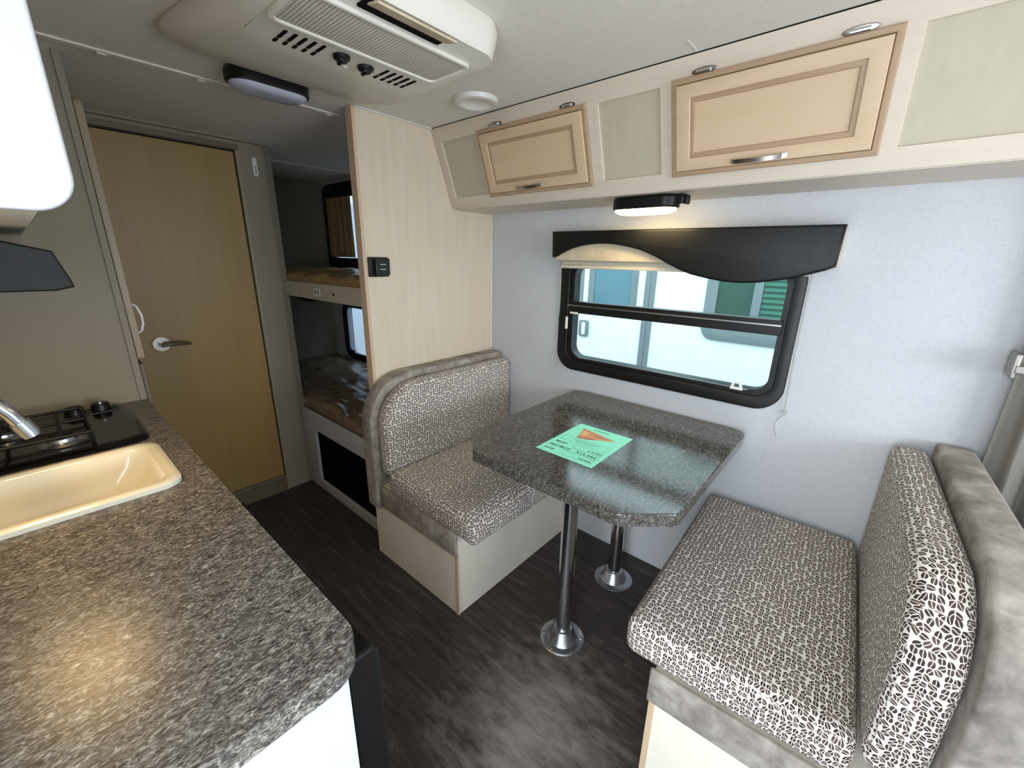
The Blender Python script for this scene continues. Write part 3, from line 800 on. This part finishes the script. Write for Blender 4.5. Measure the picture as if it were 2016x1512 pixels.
# ------------------------------------------------------------------ bunks
bl = empty('lower_bunk', (-0.95, -0.37, 0.0), 'grey lower bunk platform with a dark storage opening', 'bunk bed')
obj('front_panel', prism(rect(-0.917, -0.046, 0.001, 0.515), [rect(-0.770, -0.12, 0.060, 0.405)], -0.752, -0.734, 'y', bev=0.002), MT['wall_white'], bl)
obj('platform', box(XR + 0.003, -0.046, -0.732, -0.018, 0.480, 0.498), MT['wall_white'], bl)
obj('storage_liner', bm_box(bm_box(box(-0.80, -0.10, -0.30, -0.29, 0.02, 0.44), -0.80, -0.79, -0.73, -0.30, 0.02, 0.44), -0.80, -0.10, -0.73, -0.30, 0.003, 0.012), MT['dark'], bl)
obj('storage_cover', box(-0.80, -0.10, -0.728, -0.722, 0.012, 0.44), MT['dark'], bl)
for x in (-0.85, -0.48, -0.20):
    obj('staple', box(x - 0.004, x + 0.004, -0.7535, -0.752, 0.462, 0.468), MT['nickel'], bl)


def crumple(p, u, v, w):
    a = 0.010 * math.sin(9 * u + 5 * v) * math.sin(7 * v - 3 * u) + 0.006 * math.sin(23 * u + 2 * math.sin(9 * v)) + 0.005 * math.sin(31 * v + 3 * math.sin(11 * u))
    p.z += a * w
    return p


def crumple_thin(p, u, v, w):
    p.z += 0.5 * (0.012 * math.sin(19 * u + 5 * v) * math.sin(7 * v - 3 * u) + 0.008 * math.sin(43 * u + 2 * math.sin(9 * v))) * w
    return p


tag(obj('bunk_mattress', pillow_box(XR + 0.01, -0.06, -0.735, -0.022, 0.500, 0.590, 0.035, (70, 34, 5), f=crumple), MT['wrap'], smooth=60), 'brown mattress in crinkled plastic wrap on the lower bunk', 'mattress')
bu = empty('upper_bunk', (-0.95, -0.37, 1.205), 'upper bunk platform with a pale front rail', 'bunk bed')
obj('front_rail', box(-0.917, -0.046, -0.752, -0.734, 1.205, 1.288, bev=0.002), MT['maple_panel'], bu)
obj('platform', box(XR + 0.003, -0.046, -0.733, -0.020, 1.205, 1.222), MT['dark'], bu)
obj('label_plate', prism(rrect(-0.555, -0.485, 1.228, 1.262, 0.004), [], -0.7535, -0.752, 'y'), MT['sensor'], bu)
for x in (-0.535, -0.505):
    obj('label_print', box(x - 0.009, x + 0.009, -0.7540, -0.7535, 1.235, 1.255), MT['out_grey'], bu)
obj('bracket_hole', cyl((-0.345, -0.7535, 1.245), (-0.345, -0.752, 1.245), 0.007, n=12), MT['dark'], bu)
obj('bracket_hole', cyl((-0.72, -0.7535, 1.247), (-0.72, -0.752, 1.247), 0.005, n=12), MT['nickel'], bu)
tag(obj('bunk_mattress', pillow_box(XR + 0.01, -0.06, -0.733, -0.045, 1.224, 1.334, 0.030, (90, 30, 5), f=crumple_thin), MT['wrap_tan'], smooth=60), 'tan mattress in crinkled plastic wrap on the upper bunk', 'mattress')
tag(obj('bunk_lamp', lathe(-0.93, -0.60, [(0.0, 1.160), (0.05, 1.163), (0.075, 1.175), (0.08, 1.190), (0.08, 1.2045)], 24), MT['black'], smooth=50), 'small round dark lamp under the upper bunk', 'lamp')


# ------------------------------------------------------------------ dinette benches and cushions
def board_outline(y_front, z0, z1, r, y_back=-0.004, n=10):
    return rrect(y_front, y_back, z0, z1, [0.0, 0.0, 0.02, r], n)


def bench(x_back, s, bx, label):
    """s=+1: seat looks towards +x.  x_back: plane of the back board"""
    X = lambda d: x_back + s * d
    b = empty('dinette_bench', (X(0.3), -0.42, 0.0), label, 'bench', 'dinette benches')
    obj('side_panel', box(X(0.012), X(bx), -0.8325, -0.816, 0.001, 0.398, bev=0.002), MT['maple_base'], b)
    obj('front_panel', box(X(bx - 0.018), X(bx), -0.815, -0.003, 0.001, 0.398, bev=0.002), MT['maple_base'], b)
    obj('corner_trim', box(X(bx - 0.014), X(bx + 0.003), -0.8355, -0.826, 0.001, 0.300, bev=0.002), MT['maple_edge'], b)
    obj('seat_deck', box(X(0.02), X(bx - 0.02), -0.814, -0.003, 0.382, 0.397), MT['maple_base'], b)
    st = obj('suede_band', box(X(0.088), X(bx + 0.008), -0.848, -0.8335, 0.298, 0.408, bev=0.006, seg=3), MT['suede'], b)
    for d in (0.13, 0.37, 0.57):
        obj('button', cyl((X(d), -0.850, 0.350), (X(d), -0.847, 0.350), 0.011, 0.011, n=14), MT['suede'], st)
    obj('back_board', prism(board_outline(-0.862, 0.292, 0.918, 0.21), [], X(0.004), X(0.086), 'x', bev=0.010, seg=3), MT['suede'], b, smooth=50)
    return b


bench(0.007, 1, 0.608, 'pale maple dinette bench against the maple partition')
rb = bench(1.975, -1, 0.587, 'pale maple dinette bench on the right below the blank wall')


def backrest(name, xa, xb, label):
    bm = prism(rrect(-0.838, -0.010, 0.462, 0.893, [0.04, 0.03, 0.05, 0.19], 10), [], xa, xb, 'x', bev=0.034, seg=6)
    return tag(obj(name, bm, MT['beans'], smooth=60), label, 'cushion', 'dinette cushions')


def seat_f(sgn):
    def f(p, u, v, w):
        # the nose of the cushion droops over the bench front
        t = max(0.0, u * sgn - 0.72) / 0.28
        p.z -= 0.030 * t * t * (0.5 + 0.5 * w)
        return p
    return f


tag(obj('seat_cushion', pillow_box(0.178, 0.722, -0.852, -0.012, 0.400, 0.512, 0.030, (36, 40, 10), dome=0.006, f=seat_f(1)), MT['beans'], smooth=60), 'coffee-bean print seat cushion on the bench by the partition', 'cushion', 'dinette cushions')
backrest('back_cushion', 0.096, 0.174, 'coffee-bean print back cushion against the grey board by the partition')
rs = tag(obj('seat_cushion', pillow_box(1.296, 1.788, -0.856, -0.022, 0.400, 0.512, 0.034, (36, 40, 10), dome=0.006), MT['beans'], smooth=60), 'large coffee-bean print seat cushion in the right foreground', 'cushion', 'dinette cushions')
rk = backrest('back_cushion', 1.792, 1.884, 'coffee-bean print back cushion standing in the right foreground')
PIV = Vector((1.30, -0.012, 0)); RA = math.radians(2.2)      # the right bench stands slightly out of square
for o in (rb, rs, rk):
    o.location = PIV + Matrix.Rotation(RA, 3, 'Z') @ (Vector(o.location) - PIV) + Vector((0, -0.028 if o is not rs else -0.010, 0))
    o.rotation_euler.z = RA

# ------------------------------------------------------------------ dinette table
tb = empty('dinette_table', (0.995, -0.42, 0.0), 'dark stone-look dinette table on two chrome legs', 'table')


def rounded_poly(pts, rads, n=6):
    out = []
    m = len(pts)
    for i in range(m):
        p = Vector(pts[i]); a = Vector(pts[i - 1]); b = Vector(pts[(i + 1) % m]); r = rads[i]
        da = (a - p).normalized(); db = (b - p).normalized()
        half = math.acos(max(-1, min(1, da.dot(db)))) / 2
        t = r / math.tan(half); c = p + (da + db).normalized() * (r / math.sin(half))
        s = p + da * t; e = p + db * t
        a0 = math.atan2(s.y - c.y, s.x - c.x); a1 = math.atan2(e.y - c.y, e.x - c.x)
        d = (a1 - a0 + math.pi) % (2 * math.pi) - math.pi
        for k in range(n + 1): out.append((c.x + r * math.cos(a0 + d * k / n), c.y + r * math.sin(a0 + d * k / n)))
    return out


tpts = [(0.610, -0.018), (0.610, -0.735), (0.735, -0.858), (1.275, -0.858), (1.392, -0.752), (1.392, -0.018)]
obj('table_top', prism(rounded_poly(tpts, [0.06, 0.03, 0.03, 0.03, 0.03, 0.06]), [], 0.766, 0.805, 'z', bev=0.004, seg=2), MT['laminate_table'], tb, smooth=12)
for y in (-0.63, -0.206):
    lg = obj('leg', cyl((0.995, y, 0.040), (0.995, y, 0.7655), 0.0285, n=32), MT['chrome'], tb)
    fb = obj('foot_flange', lathe(0.995, y, [(0.0286, 0.052), (0.036, 0.050), (0.040, 0.044), (0.052, 0.018), (0.060, 0.008), (0.082, 0.006), (0.086, 0.0025), (0.086, 0.0005)], 40), MT['steel'], tb, smooth=40)
    for k in range(6):
        a = math.pi / 6 + k * math.pi / 3
        obj('screw', lathe(0.995 + 0.073 * math.cos(a), y + 0.073 * math.sin(a), [(0, 0.0105), (0.004, 0.010), (0.006, 0.0065)], 10), MT['chrome'], fb)
    obj('top_socket', lathe(0.995, y, [(0.0286, 0.735), (0.036, 0.738), (0.050, 0.758), (0.075, 0.762), (0.078, 0.7658)], 32), MT['steel'], tb)

# ------------------------------------------------------------------ price sheet on the table
PX, PY, PZ = 0.877, -0.692, 0.8055
sheet = empty('price_sheet', (PX + 0.11, PY + 0.147, PZ), 'mint green printed price sheet on the dinette table', 'paper')
obj('sheet', box(PX, PX + 0.220, PY, PY + 0.294, PZ, PZ + 0.0006), MT['paper'], sheet, smooth=0)
ZT = PZ + 0.0007


def text(s, x, y, size, mat=None, width=None, shear=0.0):
    c = bpy.data.curves.new('t', 'FONT'); c.body = s; c.size = size; c.shear = shear; c.extrude = 0.0001
    c.offset = size * 0.012
    o = bpy.data.objects.new('t', c); COL.objects.link(o)
    bpy.context.view_layer.update()
    dg = bpy.context.evaluated_depsgraph_get()
    me = bpy.data.meshes.new_from_object(o.evaluated_get(dg))
    bpy.data.objects.remove(o, do_unlink=True); bpy.data.curves.remove(c)
    bm = bmesh.new(); bm.from_mesh(me); bpy.data.meshes.remove(me)
    xs = [v.co.x for v in bm.verts]; w = max(xs) - min(xs); k = (width / w) if width else 1.0
    for v in bm.verts: v.co = Vector((PX + x + (v.co.x - min(xs)) * k, PY + y + v.co.y, ZT + v.co.z))
    return obj('print_text', bm, mat or MT['ink'], sheet, smooth=0)


def line_box(x0, x1, y0, y1, w=0.0009):
    obj('print_line', prism([(PX + x0, PY + y0), (PX + x1, PY + y0), (PX + x1, PY + y1), (PX + x0, PY + y1)],
                            [[(PX + x0 + w, PY + y0 + w), (PX + x1 - w, PY + y0 + w), (PX + x1 - w, PY + y1 - w), (PX + x0 + w, PY + y1 - w)]], ZT - 0.0001, ZT + 0.0001, 'z'), MT['ink_line'], sheet, smooth=0)


text('RV COUNTRY', 0.072, 0.267, 0.0125, width=0.068, shear=0.2)
text('MSRP', 0.018, 0.091, 0.017, width=0.047, shear=0.2)
text('SALE PRICE', 0.016, 0.055, 0.023, width=0.080, shear=0.2)
text('SAVE', 0.016, 0.024, 0.017, width=0.040, shear=0.2)
text('$19,995', 0.148, 0.092, 0.014, width=0.052)
text('$15,995', 0.123, 0.058, 0.020, width=0.075)
text('$4,000', 0.153, 0.024, 0.014, width=0.047)
line_box(0.018, 0.204, 0.124, 0.160); line_box(0.096, 0.204, 0.084, 0.112); line_box(0.096, 0.204, 0.052, 0.081); line_box(0.096, 0.204, 0.018, 0.048)
for k in range(3):
    obj('print_line', box(PX + 0.055 + 0.01 * k, PX + 0.165 - 0.014 * k, PY + 0.149 - 0.007 * k, PY + 0.1504 - 0.007 * k, ZT - 0.0001, ZT + 0.0001), MT['ink_line'], sheet, smooth=0)


def flat(name, pts, mat, dz=0.0):
    return obj(name, prism([(PX + a, PY + b) for a, b in pts], [], ZT - 0.0001 + dz, ZT + 0.0001 + dz, 'z'), mat, sheet, smooth=0)


flat('printed_pennant', [(0.036, 0.256), (0.060, 0.168), (0.100, 0.178), (0.128, 0.195), (0.188, 0.228)], MT['pic1'])
flat('printed_pennant_shade', [(0.055, 0.182), (0.062, 0.166), (0.100, 0.176), (0.130, 0.196), (0.098, 0.192), (0.075, 0.178)], MT['pic2'], 0.0002)
flat('printed_pennant_edge', [(0.036, 0.257), (0.037, 0.251), (0.110, 0.238), (0.188, 0.2275), (0.110, 0.243)], MT['pic2'], 0.0002)
flat('printed_pennant_shade', [(0.085, 0.222), (0.120, 0.216), (0.165, 0.224), (0.125, 0.226)], MT['pic2'], 0.0002)
flat('printed_pennant_light', [(0.048, 0.238), (0.060, 0.200), (0.080, 0.205), (0.072, 0.232)], MT['pic3'], 0.0002)

# ------------------------------------------------------------------ kitchen: worktop, cabinet, fridge
CT = 0.92
outer = rounded_poly([(-0.258, -1.530), (-0.258, YK + 0.002), (1.232, YK + 0.002), (1.232, -1.530)], [0.002, 0.002, 0.002, 0.055], 8)
shole = rrect(0.262, 0.520, -2.02, -1.612, 0.05)
top = prism(outer, [shole], 0.880, CT, 'z', bev=0.004, seg=2, bev_both=False)
tag(obj('worktop', top, MT['laminate'], smooth=12), 'speckled dark stone-look kitchen worktop in the left foreground', 'worktop')
kc = empty('kitchen_cabinet', (0.5, -1.85, 0.0), 'white melamine kitchen base cabinet under the worktop', 'cabinet')
ep = obj('end_panel', box(1.188, 1.206, YK + 0.003, -1.552, 0.001, 0.879, bev=0.001), MT['white'], kc)
obj('edge_strip', box(1.186, 1.2085, -1.5655, -1.552, 0.001, 0.879, bev=0.002), MT['white'], ep)
obj('front_panel', box(-0.255, 0.62, -1.575, -1.557, 0.06, 0.879), MT['maple_base'], kc)
obj('toe_board', box(-0.255, 0.62, -1.64, -1.625, 0.001, 0.06), MT['dark'], kc)
obj('cabinet_door', box(-0.23, 0.16, -1.556, -1.538, 0.10, 0.84, bev=0.004), MT['maple_base'], kc)
obj('cabinet_door', box(0.19, 0.59, -1.556, -1.538, 0.10, 0.84, bev=0.004), MT['maple_base'], kc)
fr_ = empty('refrigerator', (0.9, -1.8, 0.0), 'black refrigerator built in under the worktop', 'refrigerator')
obj('body', box(0.64, 1.184, -2.10, -1.558, 0.02, 0.872), MT['black'], fr_)
fd = obj('door', box(0.645, 1.200, -1.549, -1.512, 0.06, 0.858, bev=0.006), MT['iron'], fr_)
obj('door_trim', box(1.1855, 1.2035, -1.550, -1.500, 0.055, 0.868, bev=0.004), MT['iron'], fd)
obj('top_cap', box(0.645, 1.205, -1.556, -1.506, 0.859, 0.878, bev=0.006), MT['iron'], fr_)

# sink
sk = empty('kitchen_sink', (0.39, -1.81, CT), 'cream enamel sink set into the worktop', 'sink')


def sring(x0, x1, y0, y1, r, z): return [(p[0], p[1], z) for p in rrect(x0, x1, y0, y1, r, 8)]


sx0, sx1, sy0, sy1 = 0.236, 0.546, -2.06, -1.586
obj('basin', loft([sring(sx0, sx1, sy0, sy1, 0.040, CT + 0.0005), sring(sx0, sx1, sy0, sy1, 0.040, CT + 0.010), sring(sx0 + 0.006, sx1 - 0.006, sy0 + 0.006, sy1 - 0.006, 0.036, CT + 0.015),
                   sring(sx0 + 0.020, sx1 - 0.020, sy0 + 0.055, sy1 - 0.020, 0.040, CT + 0.014), sring(sx0 + 0.027, sx1 - 0.027, sy0 + 0.062, sy1 - 0.028, 0.042, CT + 0.006),
                   sring(sx0 + 0.032, sx1 - 0.032, sy0 + 0.068, sy1 - 0.036, 0.046, CT - 0.03), sring(sx0 + 0.045, sx1 - 0.045, sy0 + 0.085, sy1 - 0.075, 0.06, CT - 0.100), sring(sx0 + 0.07, sx1 - 0.07, sy0 + 0.12, sy1 - 0.12, 0.06, CT - 0.115)], cap0=False), MT['sink'], sk, smooth=50)
obj('drain', lathe(0.391, -1.84, [(0, CT - 0.113), (0.03, CT - 0.113), (0.038, CT - 0.1145)], 24), MT['steel'], sk)
# faucet
fc = empty('faucet', (0.40, -2.12, CT), 'chrome faucet spout reaching over the sink', 'faucet')
obj('base', lathe(0.36, -2.12, [(0.0, CT + 0.05), (0.018, CT + 0.05), (0.024, CT + 0.012), (0.030, CT + 0.0005)], 24), MT['chrome'], fc)
obj('spout', tube([(0.36, -2.12, 0.96), (0.36, -2.115, 1.08), (0.36, -2.08, 1.155), (0.36, -2.02, 1.195), (0.36, -1.95, 1.203), (0.36, -1.88, 1.185), (0.36, -1.835, 1.145), (0.36, -1.812, 1.105), (0.36, -1.800, 1.075)], 0.0135, n=16), MT['chrome'], fc, smooth=60)
obj('aerator', bm_cyl(cyl((0.36, -1.803, 1.083), (0.36, -1.793, 1.056), 0.0165, n=18), (0.36, -1.794, 1.058), (0.36, -1.791, 1.050), 0.0145, n=18), MT['steel'], fc)

# cooktop
ck = empty('cooktop', (0.0, -1.81, CT), 'black enamel gas cooktop with iron grates beside the sink', 'cooktop')
obj('tray', loft([sring(-0.215, 0.192, -2.06, -1.590, 0.035, CT + 0.0005), sring(-0.215, 0.192, -2.06, -1.590, 0.035, CT + 0.009), sring(-0.205, 0.182, -2.05, -1.60, 0.03, CT + 0.016), sring(-0.185, 0.162, -2.03, -1.62, 0.025, CT + 0.014)]), MT['black_enamel'], ck, smooth=50)
for (x, y) in ((0.085, -1.755), (-0.07, -1.86), (0.085, -1.97)):
    bn = obj('burner', lathe(x, y, [(0.0, CT + 0.034), (0.024, CT + 0.034), (0.030, CT + 0.030), (0.031, CT + 0.022), (0.040, CT + 0.020), (0.046, CT + 0.0145)], 26), MT['steel'], ck)
    obj('burner_cap', lathe(x, y, [(0.0, CT + 0.042), (0.020, CT + 0.041), (0.024, CT + 0.0345)], 22), MT['iron'], bn)
gt = obj('grate', tube([(0.14, -1.70, CT + 0.046), (0.14, -2.03, CT + 0.046), (-0.12, -2.03, CT + 0.046), (-0.12, -1.70, CT + 0.046)], 0.005, n=8, closed=True), MT['iron'], ck)
for y in (-1.755, -1.86, -1.97):
    obj('grate_bar', tube([(0.14, y, CT + 0.047), (-0.12, y, CT + 0.047)], 0.0045), MT['iron'], gt)
obj('grate_bar', tube([(0.010, -1.70, CT + 0.047), (0.010, -2.03, CT + 0.047)], 0.0045), MT['iron'], gt)
for (x, y) in ((0.14, -1.70), (0.14, -2.03), (-0.12, -2.03), (-0.12, -1.70)):
    obj('grate_foot', tube([(x, y, CT + 0.045), (x, y, CT + 0.013)], 0.0045), MT['iron'], gt)
obj('control_panel', box(-0.195, -0.135, -1.74, -1.612, CT + 0.012, CT + 0.017, bev=0.002), MT['frame'], ck)
kn = obj('knob', lathe(-0.165, -1.655, [(0.0, CT + 0.040), (0.019, CT + 0.040), (0.022, CT + 0.036), (0.024, CT + 0.018)], 22), MT['black'], ck)
obj('pointer', box(-0.185, -0.145, -1.658, -1.652, CT + 0.0395, CT + 0.046, bev=0.001), MT['steel'], kn)
obj('knob', lathe(-0.165, -1.715, [(0.0, CT + 0.040), (0.019, CT + 0.040), (0.022, CT + 0.036), (0.024, CT + 0.018)], 22), MT['black'], ck)

# range hood with its lit lamp
rh = empty('range_hood', (0.27, -1.93, 1.36), 'black range hood with a lamp under the kitchen overhead cabinet', 'range hood')
obj('canopy', prism([(-1.676, 1.366), (-1.678, 1.377), (-1.692, 1.428), (-1.75, 1.444), (YK + 0.003, 1.4585), (YK + 0.003, 1.360), (-1.70, 1.360)], [], -0.02, 0.56, 'x', bev=0.003, seg=2), MT['iron'], rh)
obj('lamp_lens', box(0.40, 0.54, -1.88, -1.74, 1.3593, 1.3640, bev=0.0), MT['hood_lens'], rh)
# kitchen overhead cabinet (its white end is in the top left corner)
kw = empty('kitchen_overhead_cabinet', (0.42, -1.95, 1.462), 'kitchen overhead cabinet with a white rounded end panel at top left', 'cabinet')
obj('end_panel', prism(rrect(YK + 0.003, -1.688, 1.462, H - 0.003, [0, 0.030, 0.0, 0.0], 8), [], 1.082, 1.100, 'x', bev=0.003, seg=3), MT['white'], kw, smooth=40)
obj('body', box(-0.255, 1.080, YK + 0.003, -1.712, 1.466, H - 0.004, bev=0.002), MT['maple_frame'], kw)
for (a, b) in ((-0.22, 0.18), (0.22, 0.62), (0.66, 1.05)):
    dr = obj('cabinet_door', box(a, b, -1.711, -1.695, 1.50, H - 0.04, bev=0.004), MT['maple_door'], kw)
    obj('handle', tube([((a + b) / 2 - 0.05, -1.695, 1.53), ((a + b) / 2, -1.675, 1.53), ((a + b) / 2 + 0.05, -1.695, 1.53)], 0.004), MT['nickel'], dr)

# ------------------------------------------------------------------ behind the right bench: curtain, bed
cu = empty('privacy_curtain', (2.1, -0.07, 0.56), 'grey gathered curtain hanging behind the right bench', 'curtain')
obj('cloth', folded_sheet(1.985, 2.30, -0.055, 0.56, 1.63, 0.016, 5, n=80, nz=14, taper=lambda t: 1.0 + 0.25 * abs(t - 0.6)), MT['curtain'], cu, smooth=60)
obj('curtain_track', box(1.975, 2.40, -0.080, -0.040, 1.632, 1.6515, bev=0.002), MT['plastic_white'], cu)
obj('tie_back', bm_box(box(1.972, 2.05, -0.095, -0.086, 1.165, 1.185, bev=0.002), 1.966, 1.978, -0.09, -0.02, 1.150, 1.215, bev=0.003), MT['nickel'], cu)
bd = empty('front_bed', (2.65, -0.9, 0.0), 'pale bed behind the right dinette bench', 'bed')
obj('platform', box(2.04, XF - 0.01, -1.45, -0.09, 0.001, 0.36, bev=0.004), MT['maple_base'], bd)
obj('bed_mattress', pillow_box(2.05, XF - 0.02, -1.45, -0.10, 0.362, 0.55, 0.04, (20, 20, 6)), MT['bedding'], bd, smooth=60)
tag(obj('bed_pillow', pillow_box(2.06, 2.50, -0.75, -0.12, 0.552, 0.80, 0.10, (20, 24, 10), dome=0.04), MT['bedding'], smooth=60), 'pale pillow behind the grey board of the right bench', 'pillow')

# ------------------------------------------------------------------ outside: ground and the trailer parked alongside
tag(obj('ground_outside', box(-12, 12, -12, 12, -0.75, -0.70), MT['ground'], smooth=0), 'grey gravel lot outside', kind='structure')
YN = 1.6
nb = empty('neighbouring_trailer', (0.3, YN + 0.6, -0.7), 'white travel trailer parked outside the dinette window', 'trailer')
obj('body', box(-5.0, 5.0, YN, YN + 2.2, -0.35, 2.15, bev=0.03), MT['out_white'], nb)
obj('corner_trim', bm_box(box(0.215, 0.258, YN - 0.012, YN + 0.002, -0.30, 2.10, bev=0.003), 0.262, 0.303, YN - 0.008, YN + 0.002, -0.30, 2.10, bev=0.002), MT['out_grey'], nb)
obj('corner_trim', box(-0.44, -0.365, YN - 0.008, YN + 0.002, 1.01, 2.10, bev=0.002), MT['out_grey'], nb)
dw = obj('door_window', prism(rect(-0.31, 0.152, 1.00, 1.80), [rect(-0.255, 0.098, 1.03, 1.74)], YN - 0.014, YN + 0.002, 'y', bev=0.003), MT['out_grey'], nb)
obj('pane', box(-0.258, 0.101, YN - 0.006, YN - 0.002, 1.028, 1.742), MT['out_glass'], dw)
lk = obj('door_latch', prism(rrect(-0.385, -0.285, 0.745, 0.895, 0.02), [], YN - 0.016, YN, 'y', bev=0.003), MT['out_grey'], nb)
obj('latch_paddle', prism(rrect(-0.350, -0.315, 0.765, 0.875, 0.008), [], YN - 0.022, YN - 0.015, 'y', bev=0.002), MT['out_white'], lk)
sw = obj('side_window', prism(rrect(0.695, 1.55, 0.865, 1.75, 0.09, 8), [rrect(0.775, 1.47, 0.955, 1.67, 0.05, 8)], YN - 0.016, YN + 0.002, 'y', bev=0.004), MT['out_grey'], nb)
obj('mullion', box(1.010, 1.065, YN - 0.014, YN, 0.96, 1.66), MT['out_grey'], sw)
obj('blind_backing', box(0.77, 1.475, YN - 0.003, YN - 0.0005, 0.95, 1.675), MT['out_dark'], sw)
for i in range(18):
    z = 0.975 + i * 0.038
    obj('blind_slat', box(1.07, 1.46, YN - 0.008, YN - 0.004, z, z + 0.022), MT['out_green'], sw)

# drop helper properties
for o in bpy.data.objects:
    if '_w' in o: del o['_w']
